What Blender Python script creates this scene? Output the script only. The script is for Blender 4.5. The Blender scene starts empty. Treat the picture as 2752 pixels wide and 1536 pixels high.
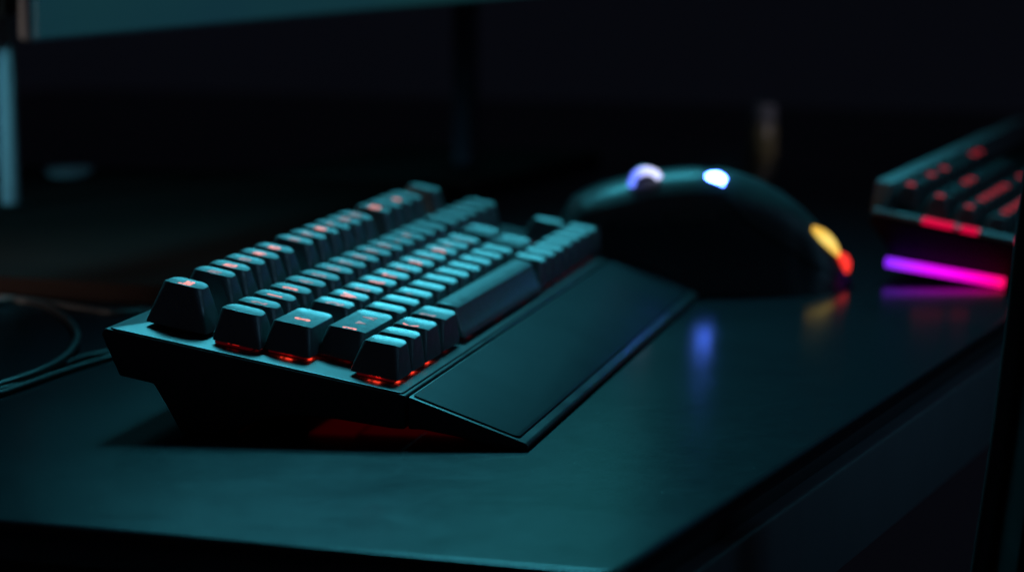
import bpy, bmesh, math, random
from mathutils import Vector, Matrix
random.seed(7)
S = bpy.context.scene
COL = S.collection
R = math.radians
MM = 0.001

# ------------------------------------------------------------------ materials
def mat(name, base, rough=0.45, metal=0.0, spec=0.5, noise=0.0, nscale=400.0, bump=0.0, bscale=2500.0,
        rvar=0.0, rscale=30.0, emit=None, estr=0.0, coat=0.0):
    m = bpy.data.materials.new(name); m.use_nodes = True
    nt = m.node_tree; b = nt.nodes['Principled BSDF']
    b.inputs['Base Color'].default_value = (*base, 1)
    b.inputs['Roughness'].default_value = rough
    b.inputs['Metallic'].default_value = metal
    b.inputs['Specular IOR Level'].default_value = spec
    b.inputs['Coat Weight'].default_value = coat
    tc = nt.nodes.new('ShaderNodeTexCoord')
    if noise:
        n = nt.nodes.new('ShaderNodeTexNoise'); n.inputs['Scale'].default_value = nscale; n.inputs['Detail'].default_value = 4
        nt.links.new(tc.outputs['Object'], n.inputs['Vector'])
        mr = nt.nodes.new('ShaderNodeMix'); mr.data_type = 'RGBA'
        mr.inputs['A'].default_value = (*[c*(1-noise) for c in base], 1)
        mr.inputs['B'].default_value = (*[c*(1+noise) for c in base], 1)
        nt.links.new(n.outputs['Fac'], mr.inputs['Factor'])
        nt.links.new(mr.outputs['Result'], b.inputs['Base Color'])
    if rvar:
        n = nt.nodes.new('ShaderNodeTexNoise'); n.inputs['Scale'].default_value = rscale; n.inputs['Detail'].default_value = 6
        nt.links.new(tc.outputs['Object'], n.inputs['Vector'])
        mr = nt.nodes.new('ShaderNodeMapRange'); mr.inputs['From Min'].default_value = .3; mr.inputs['From Max'].default_value = .7
        mr.inputs['To Min'].default_value = rough - rvar; mr.inputs['To Max'].default_value = rough + rvar
        nt.links.new(n.outputs['Fac'], mr.inputs['Value']); nt.links.new(mr.outputs['Result'], b.inputs['Roughness'])
    if bump:
        n = nt.nodes.new('ShaderNodeTexNoise'); n.inputs['Scale'].default_value = bscale; n.inputs['Detail'].default_value = 3
        nt.links.new(tc.outputs['Object'], n.inputs['Vector'])
        bp = nt.nodes.new('ShaderNodeBump'); bp.inputs['Strength'].default_value = bump; bp.inputs['Distance'].default_value = .0002
        nt.links.new(n.outputs['Fac'], bp.inputs['Height']); nt.links.new(bp.outputs['Normal'], b.inputs['Normal'])
    if emit:
        b.inputs['Emission Color'].default_value = (*emit, 1); b.inputs['Emission Strength'].default_value = estr
    return m

def glow_ramp(name, axis, lo, hi, stops, strength):
    """a lamp whose colour runs along one of its own axes (an RGB light strip)"""
    m = bpy.data.materials.new(name); m.use_nodes = True
    nt = m.node_tree; b = nt.nodes['Principled BSDF']
    b.inputs['Base Color'].default_value = (.05, .05, .05, 1); b.inputs['Roughness'].default_value = .4
    tc = nt.nodes.new('ShaderNodeTexCoord'); sp = nt.nodes.new('ShaderNodeSeparateXYZ')
    nt.links.new(tc.outputs['Object'], sp.inputs[0])
    mr = nt.nodes.new('ShaderNodeMapRange'); mr.inputs['From Min'].default_value = lo; mr.inputs['From Max'].default_value = hi
    nt.links.new(sp.outputs[axis], mr.inputs['Value'])
    cr = nt.nodes.new('ShaderNodeValToRGB'); nt.links.new(mr.outputs['Result'], cr.inputs['Fac'])
    el = cr.color_ramp.elements
    el[0].position = stops[0][0]; el[0].color = (*stops[0][1], 1)
    el[1].position = stops[-1][0]; el[1].color = (*stops[-1][1], 1)
    for p, c in stops[1:-1]:
        e = el.new(p); e.color = (*c, 1)
    nt.links.new(cr.outputs['Color'], b.inputs['Emission Color']); b.inputs['Emission Strength'].default_value = strength
    return m

def desk_mat():
    m = bpy.data.materials.new('desk_laminate'); m.use_nodes = True
    nt = m.node_tree; b = nt.nodes['Principled BSDF']; N = nt.nodes.new; L = nt.links.new
    tc = N('ShaderNodeTexCoord')
    n1 = N('ShaderNodeTexNoise'); n1.inputs['Scale'].default_value = 7; n1.inputs['Detail'].default_value = 5
    L(tc.outputs['Object'], n1.inputs['Vector'])
    mx = N('ShaderNodeMix'); mx.data_type = 'RGBA'
    mx.inputs['A'].default_value = (.006, .007, .009, 1); mx.inputs['B'].default_value = (.009, .010, .013, 1)
    L(n1.outputs['Fac'], mx.inputs['Factor'])
    nd = N('ShaderNodeTexVoronoi'); nd.inputs['Scale'].default_value = 260; L(tc.outputs['Object'], nd.inputs['Vector'])
    md = N('ShaderNodeMapRange'); md.inputs['From Min'].default_value = .05; md.inputs['From Max'].default_value = .09
    md.inputs['To Min'].default_value = 1; md.inputs['To Max'].default_value = 0; L(nd.outputs['Distance'], md.inputs['Value'])
    ng = N('ShaderNodeTexNoise'); ng.inputs['Scale'].default_value = 90; L(tc.outputs['Object'], ng.inputs['Vector'])
    mg = N('ShaderNodeMapRange'); mg.inputs['From Min'].default_value = .58; mg.inputs['From Max'].default_value = .66; L(ng.outputs['Fac'], mg.inputs['Value'])
    mm = N('ShaderNodeMath'); mm.operation = 'MULTIPLY'; L(md.outputs['Result'], mm.inputs[0]); L(mg.outputs['Result'], mm.inputs[1])
    dx = N('ShaderNodeMix'); dx.data_type = 'RGBA'; dx.inputs['B'].default_value = (.16, .16, .16, 1)
    L(mm.outputs[0], dx.inputs['Factor']); L(mx.outputs['Result'], dx.inputs['A']); L(dx.outputs['Result'], b.inputs['Base Color'])
    # smudges: patches of slightly different gloss
    n2 = N('ShaderNodeTexNoise'); n2.inputs['Scale'].default_value = 22; n2.inputs['Detail'].default_value = 8; n2.inputs['Distortion'].default_value = 1.2
    L(tc.outputs['Object'], n2.inputs['Vector'])
    mr = N('ShaderNodeMapRange'); mr.inputs['From Min'].default_value = .3; mr.inputs['From Max'].default_value = .72
    mr.inputs['To Min'].default_value = .17; mr.inputs['To Max'].default_value = .21
    n4 = N('ShaderNodeTexNoise'); n4.inputs['Scale'].default_value = 150; n4.inputs['Detail'].default_value = 5; L(tc.outputs['Object'], n4.inputs['Vector'])
    ad = N('ShaderNodeMix'); ad.inputs['Factor'].default_value = .45; L(n2.outputs['Fac'], ad.inputs['A']); L(n4.outputs['Fac'], ad.inputs['B'])
    L(ad.outputs['Result'], mr.inputs['Value']); L(mr.outputs['Result'], b.inputs['Roughness'])
    # fine grain
    mp = N('ShaderNodeMapping'); mp.inputs['Scale'].default_value = (900, 2200, 1)
    L(tc.outputs['Object'], mp.inputs['Vector'])
    n3 = N('ShaderNodeTexNoise'); n3.inputs['Scale'].default_value = 1; n3.inputs['Detail'].default_value = 3
    L(mp.outputs['Vector'], n3.inputs['Vector'])
    bp = N('ShaderNodeBump'); bp.inputs['Strength'].default_value = .12; bp.inputs['Distance'].default_value = .0002
    L(n3.outputs['Fac'], bp.inputs['Height']); L(bp.outputs['Normal'], b.inputs['Normal'])
    b.inputs['Specular IOR Level'].default_value = .22
    b.inputs['Anisotropic'].default_value = .6
    tv = N('ShaderNodeCombineXYZ'); tv.inputs[1].default_value = 1.0; L(tv.outputs[0], b.inputs['Tangent'])
    return m

def wood_mat(name, c1, c2, rough):
    m = bpy.data.materials.new(name); m.use_nodes = True
    nt = m.node_tree; b = nt.nodes['Principled BSDF']; N = nt.nodes.new; L = nt.links.new
    tc = N('ShaderNodeTexCoord'); mp = N('ShaderNodeMapping'); mp.inputs['Scale'].default_value = (4, 60, 60)
    L(tc.outputs['Object'], mp.inputs['Vector'])
    n = N('ShaderNodeTexNoise'); n.inputs['Scale'].default_value = 1; n.inputs['Detail'].default_value = 6; n.inputs['Distortion'].default_value = .8
    L(mp.outputs['Vector'], n.inputs['Vector'])
    mx = N('ShaderNodeMix'); mx.data_type = 'RGBA'; mx.inputs['A'].default_value = (*c1, 1); mx.inputs['B'].default_value = (*c2, 1)
    L(n.outputs['Fac'], mx.inputs['Factor']); L(mx.outputs['Result'], b.inputs['Base Color'])
    b.inputs['Roughness'].default_value = rough; b.inputs['Specular IOR Level'].default_value = .03
    return m

M = dict(
    key=mat('keycap_plastic', (.075, .076, .079), .44, spec=.9, noise=.35, nscale=1500, bump=.5, bscale=1700, rvar=.08, rscale=300),
    key2=mat('matte_keycap_plastic', (.045, .046, .050), .5),
    case=mat('case_plastic', (.010, .010, .012), .40, bump=.15, bscale=3000, rvar=.05, rscale=60),
    plate=mat('switch_plate_metal', (.030, .031, .034), .38, metal=.0, bump=.12, bscale=2500),
    rest=mat('wrist_rest_rubber', (.009, .009, .012), .50, spec=.06, bump=.3, bscale=3200, rvar=.05, rscale=25),
    housing=mat('red_glow_switch_housing', (.05, .005, .006), .3, emit=(1, .0, .035), estr=.024),  # faint emission stands in for red key light falling on the housing
    led=mat('red_key_light', (.1, .01, .01), .4, emit=(1, .045, .02), estr=20),
    led_dim=mat('dim_red_key_light', (.1, .01, .01), .4, emit=(1, .02, .012), estr=.5),
    legend=mat('lit_legend', (.2, .1, .1), .5, emit=(.85, .19, .14), estr=1.3),
    legend_dim=mat('dim_lit_legend', (.25, .20, .20), .5, emit=(1, .20, .15), estr=.30),  # weaker backlit legend, its glow put into the material
    under=mat('red_underglow', (.1, .01, .01), .4, emit=(1, .0, .015), estr=.10),
    desk=desk_mat(),
    edge=mat('desk_edge_rubber', (.012, .011, .013), .6, bump=.3, bscale=600),
    fascia=mat('desk_fascia', (.09, .093, .10), .45, noise=.15, nscale=40),
    mouse=mat('mouse_soft_plastic', (.020, .020, .023), .38, bump=.05),
    mouse_shell=mat('mouse_shell_plastic', (.06, .062, .065), .44, spec=.7, bump=.05),
    neck=mat('dull_neck_metal', (.05, .05, .07), .6, spec=.2),
    rim=mat('rim_plastic', (.24, .245, .25), .42),
    cable=mat('cable_rubber', (.02, .02, .022), .42),
    steel=mat('painted_metal_post', (.45, .48, .50), .45),
    screen=None, bezel=mat('monitor_bezel', (.28, .30, .32), .35),
    black=mat('black_plastic', (.004, .004, .005), .6, spec=.2),
    wood=wood_mat('dark_wood', (.014, .010, .009), (.024, .016, .014), .85),
    redwood=wood_mat('red_brown_wood', (.055, .018, .014), (.075, .026, .020), .5),
    floor=mat('floor_carpet', (.42, .42, .46), .9, noise=.3),
    wall=mat('wall_paint', (.36, .36, .40), .9, noise=.15, nscale=3),
    chair=mat('chair_mesh_fabric', (.004, .004, .005), .9, spec=.1, bump=.3, bscale=1500),
    piping=mat('chair_edge_trim', (.006, .0065, .009), .6),
    glassy=mat('amber_jar_glass', (.22, .18, .09), .25),
    lid=mat('jar_lid_grey', (.16, .16, .17), .45),
)

# ------------------------------------------------------------------ helpers
def link(name, mesh, m, parent=None, loc=None, rot=None):
    o = bpy.data.objects.new(name, mesh); COL.objects.link(o)
    if m is not None and len(mesh.materials) == 0:
        mesh.materials.append(m)
    if parent: o.parent = parent
    if loc is not None: o.location = loc
    if rot is not None: o.rotation_euler = rot
    return o

def empty(name, label, cat, loc=(0, 0, 0), rot=(0, 0, 0), group=None):
    o = bpy.data.objects.new(name, None); COL.objects.link(o)
    o.empty_display_size = .02
    o.location = loc; o.rotation_euler = rot; o['label'] = label; o['category'] = cat
    if group: o['group'] = group
    return o

def finish(bm, name, smooth=True, angle=35):
    bmesh.ops.recalc_face_normals(bm, faces=bm.faces[:])
    me = bpy.data.meshes.new(name); bm.to_mesh(me); bm.free()
    if smooth:
        for p in me.polygons: p.use_smooth = True
        me.set_sharp_from_angle(angle=R(angle))
    return me

def bevel_edges(bm, w, seg=2, ang=25):
    es = [e for e in bm.edges if len(e.link_faces) == 2 and e.calc_face_angle(0) > R(ang)]
    bmesh.ops.bevel(bm, geom=es, offset=w, segments=seg, profile=.5, affect='EDGES', clamp_overlap=True)

def box_bm(x0, x1, y0, y1, z0, z1, bev=0, seg=2):
    bm = bmesh.new()
    v = [bm.verts.new(p) for p in ((x0, y0, z0), (x1, y0, z0), (x1, y1, z0), (x0, y1, z0), (x0, y0, z1), (x1, y0, z1), (x1, y1, z1), (x0, y1, z1))]
    for f in ((3, 2, 1, 0), (4, 5, 6, 7), (0, 1, 5, 4), (1, 2, 6, 5), (2, 3, 7, 6), (3, 0, 4, 7)):
        bm.faces.new([v[i] for i in f])
    if bev: bevel_edges(bm, bev, seg)
    return bm

def prism_z(pts, z0, z1, bev=0, seg=2):
    """outline in x,y extruded in z"""
    bm = bmesh.new()
    a = [bm.verts.new((x, y, z0)) for x, y in pts]; b = [bm.verts.new((x, y, z1)) for x, y in pts]
    bm.faces.new(a[::-1]); bm.faces.new(b)
    n = len(pts)
    for i in range(n): bm.faces.new((a[i], a[(i+1) % n], b[(i+1) % n], b[i]))
    bmesh.ops.recalc_face_normals(bm, faces=bm.faces[:])
    if bev: bevel_edges(bm, bev, seg)
    return bm

def prism_x(pts, x0, x1, bev=0, seg=2, ang=25):
    """profile in y,z extruded along x (x0/x1 may be functions of y)"""
    bm = bmesh.new()
    f0 = x0 if callable(x0) else (lambda y: x0); f1 = x1 if callable(x1) else (lambda y: x1)
    a = [bm.verts.new((f0(y), y, z)) for y, z in pts]; b = [bm.verts.new((f1(y), y, z)) for y, z in pts]
    bm.faces.new(a); bm.faces.new(b[::-1])
    n = len(pts)
    for i in range(n): bm.faces.new((a[i], b[i], b[(i+1) % n], a[(i+1) % n]))
    bmesh.ops.recalc_face_normals(bm, faces=bm.faces[:])
    if bev: bevel_edges(bm, bev, seg, ang)
    return bm

def catmull(pts, n=8):
    P = [Vector(p) for p in pts]; P = [2*P[0]-P[1]] + P + [2*P[-1]-P[-2]]
    out = []
    for i in range(1, len(P)-2):
        for k in range(n):
            t = k/n; p0, p1, p2, p3 = P[i-1:i+3]
            out.append(.5*((2*p1)+(p2-p0)*t+(2*p0-5*p1+4*p2-p3)*t*t+(3*p1-p0-3*p2+p3)*t**3))
    out.append(P[-2]); return out

def tube_bm(path, r, sides=12, bm=None):
    bm = bm or bmesh.new(); rings = []
    rr = r if hasattr(r, '__len__') else [r]*len(path)
    for i, p in enumerate(path):
        d = (path[min(i+1, len(path)-1)]-path[max(i-1, 0)]).normalized()
        ref = Vector((0, 0, 1)) if abs(d.z) < .9 else Vector((1, 0, 0))
        s = d.cross(ref).normalized(); u = s.cross(d)
        rings.append([bm.verts.new(p+rr[i]*(math.cos(2*math.pi*k/sides)*s+math.sin(2*math.pi*k/sides)*u)) for k in range(sides)])
    for a, b in zip(rings, rings[1:]):
        for k in range(sides): bm.faces.new((a[k], a[(k+1) % sides], b[(k+1) % sides], b[k]))
    bm.faces.new(rings[0][::-1]); bm.faces.new(rings[-1])
    return bm

def lathe_bm(prof, sides=32):
    bm = bmesh.new(); rings = []
    for r, z in prof:
        rings.append([bm.verts.new((r*math.cos(2*math.pi*k/sides), r*math.sin(2*math.pi*k/sides), z)) for k in range(sides)])
    for a, b in zip(rings, rings[1:]):
        for k in range(sides): bm.faces.new((a[k], a[(k+1) % sides], b[(k+1) % sides], b[k]))
    bm.faces.new(rings[0][::-1]); bm.faces.new(rings[-1]); return bm

# ------------------------------------------------------------------ setting
def struct(name, mesh, m, loc=(0, 0, 0), rot=(0, 0, 0)):
    o = link(name, mesh, m, None, loc, rot); o['kind'] = 'structure'; return o
struct('floor', finish(prism_z([(-4, -3), (4, -3), (4, 3.6), (-4, 3.6)], -.76, -.74), 'floor', False), M['floor'])
struct('wall', finish(box_bm(-4, 4, 3.5, 3.6, -.74, 2.6), 'wall', False), M['wall'])

# ------------------------------------------------------------------ desk
desk = empty('desk', 'dark blue black desk with a smooth glossy top and a thick front edge, carrying everything', 'desk')
C0 = Vector((.0313, .7698)); eN = Vector((-.943, .333)); eR = Vector((.385, .923))
def dpt(a, b, off=0.0):
    p = C0 + eN*a + eR*b; q = Vector((eR.y, -eR.x))*off
    return (p.x+q.x, p.y+q.y)
def round_poly(pts, rad, seg=6):
    out = []
    n = len(pts)
    for i in range(n):
        p = Vector(pts[i]); a = (Vector(pts[i-1])-p); b = (Vector(pts[(i+1) % n])-p)
        r = rad[i] if hasattr(rad, '__len__') else rad
        if r <= 0: out.append(tuple(p)); continue
        a1 = p+a.normalized()*r; b1 = p+b.normalized()*r
        for k in range(seg+1):
            t = k/seg; out.append(tuple((1-t)**2*a1+2*t*(1-t)*p+t*t*b1))
    return out
out_top = round_poly([dpt(0, 0), dpt(0, 1.75), dpt(1.25, 1.75), dpt(1.25, 0)], [.012, .02, .02, .02])
link('desk_top', finish(prism_z(out_top, -.006, 0, .0015, 3), 'desk_top'), M['desk'], desk)
out_band = round_poly([dpt(0.002, .003, -.0015), dpt(0.002, 1.745, -.0015), dpt(1.245, 1.745), dpt(1.245, .003)], [.011, .02, .02, .02])
link('edge_band', finish(prism_z(out_band, -.0135, -.0061, .0008), 'edge_band'), M['edge'], desk)
out_f = round_poly([dpt(0, .0, .003), dpt(0, 1.75, .003), dpt(.05, 1.75), dpt(.05, 0.0)], [.012, 0, 0, 0])
link('front_rail', finish(prism_z(out_f, -.052, -.0136, .0015, 2), 'front_rail'), M['fascia'], desk)
link('under_panel', finish(prism_z([dpt(.051, .01), dpt(.051, 1.74), dpt(1.24, 1.74), dpt(1.24, .01)], -.03, -.0137), 'under_panel', False), M['black'], desk)
for a, b in ((.10, .10), (.10, 1.65), (1.15, .10), (1.15, 1.65)):
    x, y = dpt(a, b)
    link('leg', finish(box_bm(x-.025, x+.025, y-.025, y+.025, -.74, -.0301, .003), 'leg'), M['black'], desk)

# ------------------------------------------------------------------ main keyboard
KB = empty('mechanical_keyboard', 'large black keyboard in focus, red lights under its keys, with sloping wrist rest', 'keyboard',
           (-.0380, .9555, 0), (0, 0, R(90-13.11)))
T1 = R(10.1); ZC = .0184
XL, XR = 0.0, .4136           # left and right ends
def xr(y):                     # right end leans in a little towards the front
    return XR - .0005 if y > 0 else XR + y*(.0335/.0444)
# case: profile in y (back is +) and z (above the desk)
case_prof = [(.0, .0184), (.1150, .0389), (.1163, .0365), (.1095, .0212), (.0963, .0188), (.0915, .0110), (.0860, .0012), (.0715, .0012),
             (.0620, .0042), (.0463, .0092), (.0269, .0087), (.0060, .0062), (.0006, .0060), (.0006, .0160)]
link('case', finish(prism_x(case_prof, XL, XR-.0005, .0009, 3, 14), 'case', True, 30), M['case'], KB)
# rubber foot pads
for x in (.006, XR-.04):
    link('foot_pad', finish(box_bm(x, x+.03, .066, .083, 0, .0014, .0003), 'foot_pad'), M['black'], KB)
# wrist rest
def s2(y): return ZC + y*math.tan(R(18.8))
rest_prof = [(-.0006, .0182), (-.0444, .0030), (-.0452, .0016), (-.0440, .0003), (-.034, .0003), (-.020, .0040), (-.006, .0062), (-.0006, .0062)]
link('wrist_rest', finish(prism_x(rest_prof, XL, xr, .0008, 3, 18), 'wrist_rest', True, 30), M['case'], KB)
# soft pad inset on the rest, standing just proud of it
bm = bmesh.new()
pad = round_poly([(.0022, -.0020), (.0022, -.0412), (xr(-.0412)-.004, -.0412), (xr(-.002)-.004, -.0020)], [.0012, .0025, .006, .006], 5)
slope = (.0182-.0030)/(.0444-.0006)
for z in (0.0002, .0008):
    vs = [bm.verts.new((x, y, .0182+(y+.0006)*slope+z)) for x, y in pad]
    if z < .0005: va = vs
bm.faces.new(va[::-1]); bm.faces.new(vs)
for i in range(len(vs)): bm.faces.new((va[i], va[(i+1) % len(vs)], vs[(i+1) % len(vs)], vs[i]))
bmesh.ops.recalc_face_normals(bm, faces=bm.faces[:])
bevel_edges(bm, .00035, 2, 40)
link('rest_pad', finish(bm, 'rest_pad'), M['rest'], KB)
# top plate (a frame laid on the deck), built in the tilted deck frame
TILT = Matrix.Rotation(T1, 4, 'X'); TILT.translation = Vector((0, 0, ZC))
def deck_obj(name, mesh, m, loc=(0, 0, 0), rz=0, rx=0, parent=None):
    o = link(name, mesh, m, parent or KB)
    o.matrix_local = TILT @ Matrix.Translation(loc) @ Matrix.Rotation(rz, 4, 'Z') @ Matrix.Rotation(rx, 4, 'X')
    return o
deck_obj('top_plate', finish(prism_z(round_poly([(.0007, .0016), (XR-.002, .0016), (XR-.002, .1150), (.0007, .1150)], .002), 0.0001, .0006, .0002), 'top_plate'), M['plate'])

def rrect(w, d, r, n=5):
    pts = []
    for cx, cy, a0 in ((w/2-r, d/2-r, 0), (-w/2+r, d/2-r, 90), (-w/2+r, -d/2+r, 180), (w/2-r, -d/2+r, 270)):
        for k in range(n+1):
            a = R(a0+90*k/n); pts.append((cx+r*math.cos(a), cy+r*math.sin(a)))
    return pts

KEYDIM = {}
def keycap(w, row):
    """w, depth in metres. x = along the row, y = towards the back. returns mesh"""
    # per row: base depth, height, top depth, top shift in y, dish, top pitch
    spec = dict(F=(.0240, .0160, .0150, .0015, .0007, .02), B=(.0190, .0120, .0152, .0018, .0007, .015),
                C=(.0180, .0110, .0145, .0008, .0012, .0), D=(.0178, .0110, .0142, .0, .0013, -.01),
                E=(.0184, .0120, .0136, .0002, .0013, -.02), S=(.0176, .0118, .0092, .0016, -.0006, .0))[row]
    d, h, td, ty, dish, pit = spec
    tw = w - (.0060 if row != 'S' else .0044)
    KEYDIM[(w, row)] = (tw, td, ty, h, dish, pit)
    def topz(x, y):
        sx = x/(tw/2) if w < .022 else max(-1, min(1, abs(x)-(tw/2-.007))/.007 if abs(x) > tw/2-.007 else 0)
        if row == 'S': return h - .0009*((y-ty)/(td/2))**2
        return h - dish*(1-sx*sx) + pit*(y-ty)
    bm = bmesh.new(); rings = []
    def ring(ww, dd, r, yo, zf, n=6):
        rings.append([bm.verts.new((x, y+yo, zf(x, y+yo))) for x, y in rrect(ww, dd, r, n)])
    ring(w-.002, d-.002, .001, 0, lambda x, y: .0)
    ring(w, d, .0012, 0, lambda x, y: .0)
    ring(w, d, .0012, 0, lambda x, y: .0006)
    RT = .0040 if row in 'FB' else .0026
    for t in (.3, .6, .9):
        ring(w+(tw+.0005-w)*t, d+(td+.0005-d)*t, .0012+(RT-.0012)*t, ty*t, lambda x, y, t=t: (topz(x, y)-.0005)*t + .0006*(1-t))
    ring(tw+.0005, td+.0005, RT+.0001, ty, lambda x, y: topz(x, y)-.00045)
    ring(tw+.0003, td+.0003, RT+.0001, ty, lambda x, y: topz(x, y)-.00012)
    ring(tw-.0001, td-.0001, RT, ty, lambda x, y: topz(x, y)-.0)
    ring(tw-.0010, td-.0010, RT-.0004, ty, lambda x, y: topz(x, y))
    for s in (.8, .55, .3):
        ring((tw-.001)*s if w < .022 else tw-.001-(1-s)*.012, (td-.001)*s, .0028*s, ty, lambda x, y: topz(x, y))
    for a, b in zip(rings, rings[1:]):
        n = len(a)
        for k in range(n): bm.faces.new((a[k], a[(k+1) % n], b[(k+1) % n], b[k]))
    bm.faces.new(rings[0][::-1]); bm.faces.new(rings[-1])
    me = finish(bm, 'keycap', True, 50)
    return me, topz

from mathutils.bvhtree import BVHTree
def drape(me, cap, z_off=.00010):
    bm = bmesh.new(); bm.from_mesh(me)
    bmesh.ops.triangulate(bm, faces=bm.faces[:])
    for _ in range(2):
        bmesh.ops.subdivide_edges(bm, edges=[e for e in bm.edges if e.calc_length() > .0011], cuts=1, use_grid_fill=False)
        bmesh.ops.triangulate(bm, faces=bm.faces[:])
    t = BVHTree.FromPolygons([v.co for v in cap.vertices], [p.vertices[:] for p in cap.polygons])
    for v in bm.verts:
        hit = t.ray_cast(Vector((v.co.x, v.co.y, .05)), Vector((0, 0, -1)))
        if hit[0]: v.co.z = hit[0].z + z_off
    bm.to_mesh(me); bm.free()
    return me
def text_mesh(body, size, topz, cx, cy, z_off=.00007, bold=0.0):
    cu = bpy.data.curves.new('t', 'FONT'); cu.body = body; cu.size = size; cu.align_x = 'CENTER'; cu.align_y = 'CENTER'
    cu.offset = bold; cu.resolution_u = 3
    o = bpy.data.objects.new('t', cu); COL.objects.link(o)
    bpy.context.view_layer.update()
    dg = bpy.context.evaluated_depsgraph_get()
    me = bpy.data.meshes.new_from_object(o.evaluated_get(dg))
    bpy.data.objects.remove(o); bpy.data.curves.remove(cu)
    me.name = 'legend'; me.materials.clear()
    for v in me.vertices:
        x, y = v.co.x+cx, v.co.y+cy
        v.co = (x, y, topz(x, y)+z_off)
    return me

# rows: (row, v, top height above the deck, [(u, width, legend, lit)])
u0 = 55.66; v0 = 70.52; k1 = 17.6
F = [(-31.5, 18.4, 'Esc')] + [(u, 17.2, t) for u, t in zip((.5, 18.3, 36.6, 54.5, 74), ('F1', 'F2', 'F3', 'F4', 'F5'))] \
    + [(u, 16.8, t) for u, t in zip((101, 120, 138.3, 156, 173.4, 190.7), ('F6', 'F7', 'F8', 'F9', 'F10', 'F11'))] \
    + [(u, 16.8, t) for u, t in zip((222, 240.5, 258.8, 277), ('F12', '', 'o', ''))] + [(312, 18.4, '')]
B = [(-37.5, k1, '')] + [(u, k1, t) for u, t in zip((-19.0, 0, 19.6, 38.8, 57.6, 77, 96.2, 115.6, 134.9, 154, 172.6, 191), ('2', '1', '3', '4', '5', '6', '7', '8', '9', '0', '-', '='))] \
    + [(210, k1, ''), (229, k1, '')] + [(u, k1, '') for u in (252, 271, 290, 309, 328)]
Cc = [(-24, 37, 'S')] + [(15+20.2*i, 18.6, t) for i, t in enumerate('QWERTYUIOP[')] + [(251, 29, '')]
D = [(-7.5, 47, 'CAPS')] + [(27+20.3*i, 18.6, t) for i, t in enumerate('ASDFGHJKL;')] + [(240, 32, '')] + [(321, 17.6, '')]
Ee = [(-37, 19.4, ''), (-17.2, 18.6, ''), (5, 23, 'K'), (32, 26, '2'), (120, 139, 'SPACE')] + [(201+19*i, 17.8, t) for i, t in enumerate(['o', '', 'o', '', '', 'o', '', ''])]
bright = {'Esc', '1', '3', 'F2', 'F4', 'F5', 'F8', 'F12', 'W', 'R', 'T', 'U', 'O', 'S', 'K', 'D', 'F', 'H', 'J', 'L', 'o'}
rows = [('F', -25.5, 18.5, F), ('B', 0, 14.5, B), ('C', 19.2, 13.5, Cc), ('D', 37.0, 13.5, D), ('E', 55.0, 14.5, Ee)]
keyb_cache = {}
HOT = {('C', -24), ('E', -37), ('E', -17), ('E', 5)}
# switch mesh: housing glowing faintly by its material, with a lit lens at the end and the front
def switch_mesh():
    bm = box_bm(-.0070, .0070, -.0070, .0070, .0, .0026, .0004)
    for f in bm.faces: f.material_index = 0
    def add(x0, x1, y0, y1, z0, z1, mi):
        b = box_bm(x0, x1, y0, y1, z0, z1)
        n0 = len(bm.faces)
        t = bpy.data.meshes.new('t'); b.to_mesh(t); b.free(); bm.from_mesh(t); bpy.data.meshes.remove(t)
        bm.faces.ensure_lookup_table()
        for f in bm.faces[n0:]: f.material_index = mi
    add(-.0045, .0045, -.0045, .0045, .0026, .0042, 0)
    add(-.0012, .0016, -.0078, -.0071, .0009, .0019, 1)
    add(-.0078, -.0071, -.0026, .0000, .0010, .0020, 1)
    add(-.0078, -.0071, .0012, .0018, .0010, .0018, 1)
    me = finish(bm, 'switch', False)
    return me
SWS = []
for hm, lm in ((M['housing'], M['led']), (M['housing'], M['led_dim']), (M['case'], M['case'])):
    me = switch_mesh(); me.materials.append(hm); me.materials.append(lm); SWS.append(me)
for row, v, top, keys in rows:
    for u, w, leg in keys:
        rr = 'S' if leg == 'SPACE' else row
        kk = (w, rr)
        if kk not in keyb_cache: keyb_cache[kk] = keycap(w*MM, rr)
        me, topz = keyb_cache[kk]
        tw, td, ty, h, dish, pit = KEYDIM[(w*MM, rr)]
        x = (u+u0)*MM; y = -(v-v0)*MM - ty
        z = top*MM - h
        jit = random.uniform(-.6, .6)
        # the deck plane lies at 0; the caps float above it on their switches
        ko = deck_obj('keycap', me, M['key'], (x, y, z + random.uniform(-.00008, .00008)), R(jit*.5))
        if leg and leg != 'SPACE':
            mm = M['legend'] if leg in bright else M['legend_dim']
            fx = -.003 if row in 'DE' else 0
            if leg == 'CAPS':
                for tx, px_, ss in (('3', -.0135, .0072), ('A', .012, .0068)):
                    link('legend', drape(text_mesh(tx, ss, topz, px_, ty, bold=.0003), me), M['legend'] if tx == '3' else M['legend_dim'], ko)
                bm = bmesh.new()
                vs = [bm.verts.new((px, py+ty, topz(px, py+ty)+.00007)) for px, py in ((-.0030, .0016), (.0030, .0016), (0, -.0022))]
                bm.faces.new(vs)
                link('legend', drape(finish(bm, 'legend', False), me), M['legend_dim'], ko)
            else:
                sz = .0078 if len(leg) == 1 else .0058
                link('legend', drape(text_mesh(leg, sz, topz, fx, ty+(.0012 if row in 'DE' else 0), bold=.0004), me), mm, ko)
        n_sw = [x] if leg != 'SPACE' else [x-.05, x, x+.05]
        if w > 30 and leg != 'SPACE': n_sw = [x-.008]
        for xs in n_sw:
            SW = SWS[0 if (row, round(u)) in HOT else (2 if row == 'F' else 1)]
            deck_obj('switch', SW, None, (xs, -(v-v0)*MM, .0010))

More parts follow.
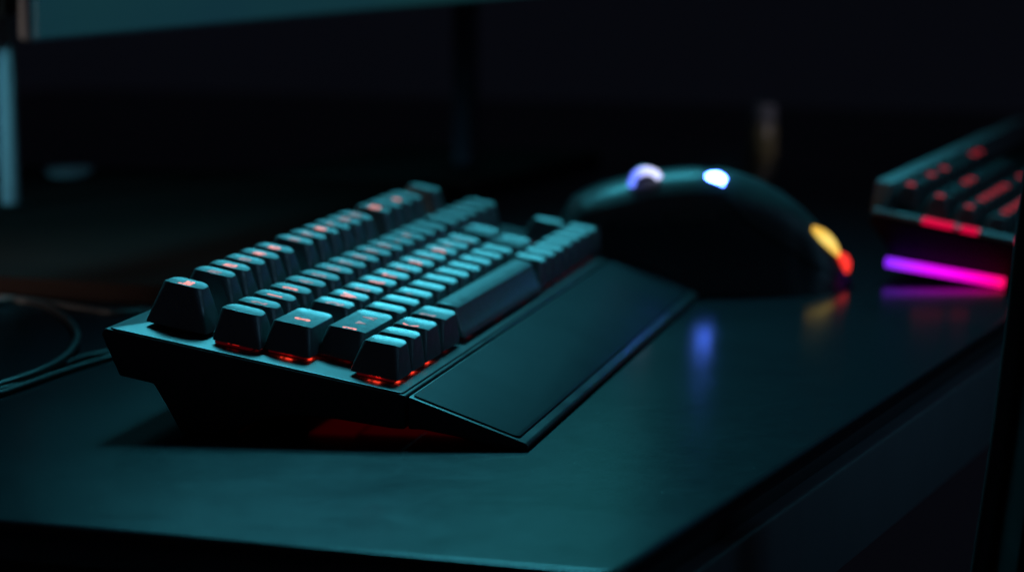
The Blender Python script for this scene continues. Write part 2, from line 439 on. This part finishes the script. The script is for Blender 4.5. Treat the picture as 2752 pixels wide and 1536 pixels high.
# red light strip under the case, seen as a glow on the desk
for y0, y1, z in ((.028, .046, .0080), (.0035, .0255, .0056), (-.013, .0030, .0037)):
    link('underglow_panel', finish(box_bm(.030, .390, y0, y1, z, z+.0003), 'underglow_panel'), M['under'], KB)

# ------------------------------------------------------------------ mouse
MS = empty('gaming_mouse', 'black humped computer mouse with blue white and yellow red lights, right of the keyboard', 'mouse',
           (.100, 1.362, 0), (0, 0, R(6)))
hp = [(-74, 30), (-73, 44), (-58, 52), (-46, 55.5), (-28, 60), (-8, 61.7), (12, 59.5), (26, 54.3), (40, 46), (50, 37.5), (58, 28), (64, 18.5), (70, 7), (72.5, 3)]
wp = [(-74, 23), (-70, 29), (-50, 31), (-20, 30), (10, 32), (35, 34), (50, 32), (60, 27), (66, 21), (71, 12), (72.5, 7)]
def interp(tab, x):
    if x <= tab[0][0]: return tab[0][1]
    for (a, b), (c, d) in zip(tab, tab[1:]):
        if x <= c:
            t = (x-a)/(c-a); return b+(d-b)*t
    return tab[-1][1]
def smooth(tab, x, s=2.5):
    return sum(interp(tab, x+k*s) for k in (-1.5, -.75, 0, .75, 1.5))/5
def mpt(x, ph, off=0.0):
    h = smooth(hp, x)*.972 ; w = smooth(wp, x)
    c, s = math.cos(ph), math.sin(ph)
    k = min(1, max(0, (x+5)/40)); k = k*k*(3-2*k)
    y = -w*math.copysign(abs(c)**(.55+.25*k), c); z = h*abs(s)**(.72+.13*k)
    waist = 1-.16*math.sin(min(1, z/42)*math.pi)*(1 if x < 40 else max(0, 1-(x-40)/25))
    y *= waist
    n = Vector((0, -c*1.1, s)).normalized()
    return Vector((x, y, max(0, z)))*MM + n*off*MM
def mouse_body(x0, x1, ph0, ph1, off, nx=60, nph=40, close=True):
    bm = bmesh.new(); rings = []
    for i in range(nx+1):
        x = x0+(x1-x0)*(1-(1-i/nx)**1.0)
        a = ph0(x) if callable(ph0) else ph0; b = ph1(x) if callable(ph1) else ph1
        rings.append([bm.verts.new(mpt(x, a+(b-a)*k/nph, off)) for k in range(nph+1)])
    for a, b in zip(rings, rings[1:]):
        for k in range(nph): bm.faces.new((a[k], a[k+1], b[k+1], b[k]))
    if close:
        bm.faces.new(rings[0]); bm.faces.new(rings[-1][::-1])
        for a, b in zip(rings, rings[1:]): bm.faces.new((a[0], b[0], b[-1], a[-1]))
    return bm
o = link('body', finish(mouse_body(-74, 72.5, .0, math.pi, 0), 'body', True, 60), M['mouse'], MS)
def lo(x):
    # lower rim of the palm shell on the near flank
    if x < 12: return R(50-max(0, x-2)/10*16)
    return R(max(16, 34-(x-12)*.45))
def shell(name, x0, x1, a, b, off=1.0, th=.0020, nx=60, nph=24, m='mouse_shell'):
    sh = mouse_body(x0, x1, a, b, off, nx, nph, False)
    bmesh.ops.solidify(sh, geom=sh.faces[:], thickness=-th)
    return link(name, finish(sh, name, True, 50), M[m], MS)
shell('palm_shell', 3.4, 66, lo, math.pi-R(20))
shell('button', -74.5, 2.2, R(50), R(87.5), .85, .0020, 50, 14)
shell('button', -74.5, 2.2, R(92.5), R(160), .85, .0020, 50, 14)
shell('side_button', -52, -27, R(29), R(37), .9, .0012, 24, 5)
shell('side_button', -25.5, -1, R(29), R(37), .9, .0012, 24, 5)
# base skirt
link('base_plate', finish(prism_z(round_poly([(-.071, -.026), (.066, -.024), (.066, .024), (-.071, .026)], [.012, .02, .02, .012], 8), .0002, .0012), 'base_plate'), M['black'], MS)

M['wheel_light'] = glow_ramp('wheel_light', 0, -.010, .010, [(0, (.10, .18, 1.0)), (.22, (.14, .22, 1.0)), (.45, (.50, .52, .95)), (.8, (.62, .66, 1.0)), (1, (.25, .30, 1.0))], 1.7)
M['white_light'] = mat('blue_white_light', (.1, .1, .1), .4, emit=(.07, .17, 1.0), estr=48)
M['tail_yellow'] = glow_ramp('tail_yellow', 2, -.014, .014, [(0, (1, .22, .02)), (.2, (1, .50, .06)), (.55, (1, .72, .16)), (.8, (.85, .42, .015)), (1, (.6, .26, .005))], 1.15)
M['tail_red'] = mat('tail_red', (.1, .01, .01), .4, emit=(1, .035, .022), estr=1.25)
# scroll wheel: a tyre in the slot, with a lit arc round it
wc = Vector((-.0350, -.0115, .0548))
wheel = link('scroll_wheel', finish(lathe_bm([(.0055, -.003), (.0075, -.0028), (.0082, -.0015), (.0082, .0015), (.0075, .0028), (.0055, .003)], 32), 'scroll_wheel'), M['black'], MS, wc, (R(90), 0, 0))
arc = []
rad = []
for k in range(25):
    a = R(196-172*k/24); arc.append(Vector((math.cos(a)*.0073, 0, math.sin(a)*.0064))); rad.append(.0023*(1-.25*abs(k/24-.5)*2))
link('wheel_light', finish(tube_bm(arc, rad, 12), 'wheel_light'), M['wheel_light'], MS, wc+Vector((0, -.0055, -.0006)))
# bean shaped light on the near shoulder
bean = catmull([(-.0054, 0, -.0002), (-.002, 0, .0008), (.0018, 0, .0010), (.0042, 0, -.0008), (.0050, 0, -.0034)], 6)
br = [.0018+.0026*math.sin(math.pi*(.02+.80*i/(len(bean)-1))) for i in range(len(bean))]
link('indicator_light', finish(tube_bm(bean, br, 14), 'indicator_light'), M['white_light'], MS, (-.0018, -.0165, .0540))
# rear light strip following the tail
def tail(x0, x1, w0, name, m, ph=R(52)):
    pts = []; rr = []
    for k in range(13):
        t = k/12; x = x0+(x1-x0)*t
        pts.append(mpt(x, ph, .3)); rr.append(w0*(.25+.75*math.sin(math.pi*min(1, max(0, .08+.84*t)))))
    c = sum(pts, Vector())/13
    bm = tube_bm([p-c for p in pts], rr, 12)
    return link(name, finish(bm, name), m, MS, c)
tail(48.5, 63, .0043, 'yellow_tail_light', M['tail_yellow'])
tail(62, 68.5, .0048, 'red_tail_light', M['tail_red'])

# ------------------------------------------------------------------ second keyboard, out of focus
K2 = empty('second_keyboard', 'blurred keyboard with red lit keys above a violet and pink light strip', 'keyboard',
           (.182, 1.370, 0), (0, 0, R(90-20)))
T2 = R(9.6)
prof2 = [(0.0, .0300), (0.0, .0345), (-.002, .0362), (-.138, .0128), (-.140, .0095), (-.136, .0012), (-.075, .0012), (-.010, .0135)]
def x2(y): return .0035 if False else 0.0
b2 = prism_x(prof2, 0, .44, .0012, 2, 15)
for vv in b2.verts:                                    # the end leans in towards the desk, the back edge bows out
    if vv.co.x < .1 and vv.co.z < .030+vv.co.y*.17: vv.co.x += .008
link('case', finish(b2, 'case', True, 30), M['black'], K2)
TM2 = Matrix.Rotation(R(9.76), 4, 'X'); TM2.translation = Vector((0, -.002, .0362))
def k2obj(name, mesh, m, loc, parent=K2):
    o = link(name, mesh, m, parent); o.matrix_local = TM2 @ Matrix.Translation(loc); return o
k2obj('rim', finish(box_bm(-.0015, .008, -.134, .0, .0002, .0022, .0008), 'rim'), M['rim'], (0, 0, 0))
k2obj('back_rim', finish(box_bm(.0085, .44, -.005, .003, .0002, .0155, .0025), 'back_rim'), M['rim'], (0, 0, 0))
rl = mat('red_rim_light', (.1, .01, .01), .4, emit=(1, .0, .07), estr=.75)
for y0, y1 in ((-.042, -.026), (-.0545, -.0455), (-.0860, -.0745), (-.100, -.090)):
    k2obj('rim_light', finish(box_bm(-.0022, .0040, y0, y1, .0004, .0028, .0006), 'rim_light'), rl, (0, 0, 0))
kc2 = mat('dim_red_legend', (.3, .05, .05), .5, emit=(1, .02, .05), estr=.5)
kbm = bmesh.new()
rings = []
for ww, rr_, z in ((.0122, .001, -.003), (.0122, .001, .0008), (.0088, .002, .0076), (.0082, .002, .0082)):
    rings.append([kbm.verts.new((x, y, z)) for x, y in rrect(ww, ww, rr_, 3)])
for a, b in zip(rings, rings[1:]):
    n = len(a)
    for k in range(n): kbm.faces.new((a[k], a[(k+1) % n], b[(k+1) % n], b[k]))
kbm.faces.new(rings[0][::-1]); kbm.faces.new(rings[-1])
kcap = finish(kbm, 'keycap')
lbm = box_bm(-.0019, .0019, -.0018, .0018, .0083, .0088); lmesh = finish(lbm, 'legend', False); lmesh.materials.append(kc2)
cnt = 0
for r_ in range(8):
    for c_ in range(12):
        x = .0165+.0175*c_; y = -.0135-.0158*r_
        o = k2obj('keycap', kcap, M['key2'], (x, y, .0012+.0065*max(0, 1-r_/3.0)**1.3))
        cnt += 1
        if random.random() < .5:
            link('legend', lmesh, None, o)
# violet to pink light strip along the lower edge of the end
st = glow_ramp('violet_pink_strip', 1, -.070, -.004,
               [(0, (1, .004, .10)), (.12, (1, .0, .32)), (.35, (.80, .0, .62)), (.6, (.62, .004, .85)), (.85, (.30, .02, 1.0)), (1, (.14, .01, .75))], 1.5)
sp = [Vector((.0045, -.0085, .0108)), Vector((.0045, -.0690, .0029))]
path = [sp[0].lerp(sp[1], t/10) for t in range(11)]
link('light_strip', finish(tube_bm(path, .0025, 14), 'light_strip'), st, K2)

# ------------------------------------------------------------------ monitor
ms = bpy.data.materials.new('dim_screen'); ms.use_nodes = True
nt = ms.node_tree; b = nt.nodes['Principled BSDF']
b.inputs['Base Color'].default_value = (.01, .012, .014, 1); b.inputs['Roughness'].default_value = .35
tc = nt.nodes.new('ShaderNodeTexCoord'); n = nt.nodes.new('ShaderNodeTexNoise'); n.inputs['Scale'].default_value = 3.5
nt.links.new(tc.outputs['Object'], n.inputs['Vector'])
cr = nt.nodes.new('ShaderNodeValToRGB'); cr.color_ramp.elements[0].position = .3; cr.color_ramp.elements[1].position = .7
cr.color_ramp.elements[0].color = (.0045, .024, .040, 1); cr.color_ramp.elements[1].color = (.0055, .036, .040, 1)
nt.links.new(n.outputs['Fac'], cr.inputs['Fac']); nt.links.new(cr.outputs['Color'], b.inputs['Emission Color'])
b.inputs['Emission Strength'].default_value = 1.0
MO = empty('monitor', 'computer monitor showing a plain dim teal screen, hanging above the desk at upper left', 'monitor',
           (-.231, 1.300, 0), (0, 0, R(90-22)))
scr = link('screen', finish(box_bm(.0022, 1.19, -.0030, .0, .1285, .53), 'screen', False), ms, MO)
fr = prism_z(round_poly([(0, .1262), (1.1922, .1262), (1.1922, .535), (0, .535)], .004), 0, .0068, .0008)
bmesh.ops.rotate(fr, verts=fr.verts[:], cent=(0, 0, 0), matrix=Matrix.Rotation(R(90), 3, 'X'))
bmesh.ops.translate(fr, verts=fr.verts[:], vec=(0, .0070, 0))
link('frame', finish(fr, 'frame'), M['bezel'], MO)
link('back_shell', finish(box_bm(.03, 1.16, .0072, .030, .17, .50, .008, 3), 'back_shell'), M['black'], MO)
link('stand_neck', finish(box_bm(.615, .631, .031, .044, .0101, .30, .004), 'stand_neck'), M['neck'], MO)
link('stand_foot', finish(box_bm(.50, .74, -.02, .14, .0, .010, .003), 'stand_foot'), M['black'], MO)

# ------------------------------------------------------------------ wooden riser board, post stand
RB = link('wooden_board', finish(prism_z(round_poly([(-.60, 1.475), (-.150, 1.285), (-.05, 1.60), (-.04, 1.80), (-.40, 1.90), (-.70, 1.95)], [.02, .05, .04, .04, .05, .05], 8), 0.0, .0095, .0015), 'wooden_board'), M['wood'])
RB['label'] = 'low dark brown wooden board lying on the desk behind the large keyboard'; RB['category'] = 'board'
PS = empty('box_stand', 'red brown wooden box on a round pale metal post, cut by the left edge', 'stand', (-.3035, 1.625, .0096))
link('post', finish(lathe_bm([(.0054, .003), (.0054, .1165)], 28), 'post'), M['steel'], PS)
link('post_base', finish(lathe_bm([(.012, 0), (.012, .002), (.0105, .003)], 28), 'post_base'), M['black'], PS)
link('wooden_box', finish(box_bm(-.13, .0082, -.05, .05, .1166, .24, .002), 'wooden_box'), M['redwood'], PS)
# small things far back
FT = link('metal_dish', finish(lathe_bm([(.008, 0), (.014, .002), (.016, .006), (.0150, .006), (.012, .003)], 24), 'metal_dish'), M['steel'], None, (-.296, 1.80, .0096))
FT['label'] = 'tiny blurred pale metal dish on the wooden board right of the metal post'; FT['category'] = 'dish'
JR = empty('small_jar', 'small blurred olive brown jar with a grey lid, far behind the mouse', 'jar', (.189, 2.03, 0))
link('jar_body', finish(lathe_bm([(.009, 0), (.010, .002), (.010, .024), (.008, .027)], 24), 'jar_body'), M['glassy'], JR)
link('lid', finish(lathe_bm([(.0088, .0272), (.0095, .0275), (.0095, .040), (.009, .041)], 24), 'lid'), M['lid'], JR)

# ------------------------------------------------------------------ cables
def cable(pts, label, r=.0013, name='cable'):
    path = catmull([(x, y, z+r) for x, y, z in pts], 10)
    o = link(name, finish(tube_bm(path, r, 12), name), M['cable']); o['label'] = label; o['category'] = 'cable'; o['group'] = 'cables at the left of the large keyboard'
    return o
cable([(-.2559, 1.2764, 0), (-.2489, 1.2994, 0), (-.2373, 1.2994, .0), (-.2252, 1.2852, .0), (-.2134, 1.2602, .0), (-.202, 1.2243, .001), (-.1926, 1.1828, .0022), (-.1882, 1.1408, .0030), (-.1887, 1.1113, .0032), (-.1924, 1.0896, .0030), (-.1975, 1.0768, .0024), (-.2048, 1.0642, .0015), (-.2119, 1.052, 0), (-.235, 1.03, 0)],
      'black cable lying in a wide round loop on the desk at the left edge')
cable([(-.150, 1.185, .004), (-.165, 1.166, .001), (-.1759, 1.15, 0), (-.1824, 1.1398, 0), (-.1869, 1.1259, 0), (-.1905, 1.1065, 0), (-.1955, 1.0800, 0), (-.206, 1.060, 0), (-.2165, 1.045, 0), (-.24, 1.02, 0)],
      'black cable from under the large keyboard, the upper of two, passing under the loop', .0012)
cable([(-.150, 1.170, .004), (-.165, 1.146, .001), (-.1728, 1.1338, 0), (-.1809, 1.1141, 0), (-.1888, 1.0923, 0), (-.1962, 1.0696, 0), (-.2025, 1.052, 0), (-.2102, 1.0434, 0), (-.235, 1.01, 0)],
      'black cable from under the large keyboard, lying nearest the front of the desk', .0014)
cable([(-.150, 1.262, 0), (-.1738, 1.268, .0), (-.181, 1.263, 0), (-.1912, 1.264, 0), (-.2026, 1.274, 0), (-.219, 1.288, 0), (-.2354, 1.302, 0), (-.2596, 1.318, 0), (-.2718, 1.325, 0), (-.32, 1.345, 0)],
      'black cable in shade, behind the loop and in front of the wooden board', .0013)

# ------------------------------------------------------------------ chair at the right edge
CH = empty('office_chair', 'black office chair back cut off by the right edge, standing in front of the desk', 'chair', (.1535, .90, -.74))
sil = [(.0215, .830), (.0185, .795), (.0150, .760), (.0120, .735), (.0095, .715), (.0070, .690), (.0055, .640), (.004, .56), (.03, .52), (.40, .52), (.44, .60), (.44, 1.05), (.40, 1.12), (.12, 1.12), (.05, 1.03), (.030, .90)]
cb = prism_z(round_poly([(a-.012+.012, b) for a, b in sil], .012, 4), 0, .045, .006, 3)
bmesh.ops.rotate(cb, verts=cb.verts[:], cent=(0, 0, 0), matrix=Matrix.Rotation(R(90), 3, 'X'))
link('backrest', finish(cb, 'backrest'), M['chair'], CH)
tr = [Vector((a-.002, -.003, b)) for a, b in [sil[8]] + sil[7::-1] + sil[:-5:-1]]
tr = catmull([tuple(p) for p in tr], 6)
link('edge_trim', finish(tube_bm(tr, .0042, 12), 'edge_trim'), M['piping'], CH)
link('seat', finish(box_bm(.0, .44, .03, .10, .44, .50, .02, 3), 'seat'), M['chair'], CH)
link('column', finish(lathe_bm([(.02, .05), (.02, .439)], 20), 'column'), M['black'], CH, (.22, .06, 0))
link('foot_base', finish(lathe_bm([(.22, 0), (.22, .02), (.03, .049)], 20), 'foot_base'), M['black'], CH, (.22, .06, 0))

# ------------------------------------------------------------------ light
W = bpy.data.worlds.new('World'); S.world = W; W.use_nodes = True
W.node_tree.nodes['Background'].inputs[0].default_value = (.0072, .0082, .0130, 1); W.node_tree.nodes['Background'].inputs[1].default_value = 1
def area(name, loc, target, sx, sy, power, col, spread=180):
    l = bpy.data.lights.new(name, 'AREA'); l.shape = 'RECTANGLE'; l.size = sx; l.size_y = sy; l.energy = power; l.color = col
    l.spread = R(spread)
    o = bpy.data.objects.new(name, l); COL.objects.link(o); o.location = loc
    o.rotation_euler = (Vector(target)-Vector(loc)).to_track_quat('-Z', 'Y').to_euler(); return o
area('teal_ceiling_light', (-.03, 1.86, 1.22), (.07, 1.06, 0), .5, .5, 1.85, (.09, .78, 1.0), 40)
area('teal_far_light', (.0, 2.55, .86), (0, 1.0, 0), .4, .30, .040, (.06, .85, .86), 90)
area('teal_side_light', (1.1, .95, .55), (.1, 1.0, 0), .5, .4, .26, (.22, .60, .95), 80)
area('post_fill_light', (-.75, .9, .45), (-.30, 1.62, .07), .10, .10, .036, (.15, .60, .80), 14)  # added unseen beam, aimed narrowly to brighten the metal post
area('warm_board_fill', (-1.0, 1.0, .16), (-.25, 1.38, 0.0), .15, .1, .075, (1, .78, .68), 24)  # added low warm beam that brings out the board's front edge
area('jar_fill_light', (.75, 1.45, .35), (.189, 2.03, .02), .08, .08, .0035, (.85, .80, 1.0), 10)  # extra spot without a visible source, lifts the jar from the dark

# ------------------------------------------------------------------ camera
cam = bpy.data.cameras.new('Camera'); co = bpy.data.objects.new('Camera', cam); COL.objects.link(co)
co.location = (0, 0, .1958); co.rotation_euler = (R(90)-math.atan(979/6800), 0, 0)
cam.sensor_width = 36; cam.lens = 36*6800/2576; cam.clip_start = .01; cam.clip_end = 50
cam.dof.use_dof = True; cam.dof.focus_distance = .985; cam.dof.aperture_fstop = 7.5; cam.dof.aperture_blades = 0
S.camera = co
S.view_settings.view_transform = 'Standard'; S.view_settings.look = 'None'; S.view_settings.exposure = 0; S.view_settings.gamma = 1
S.render.engine = 'CYCLES'
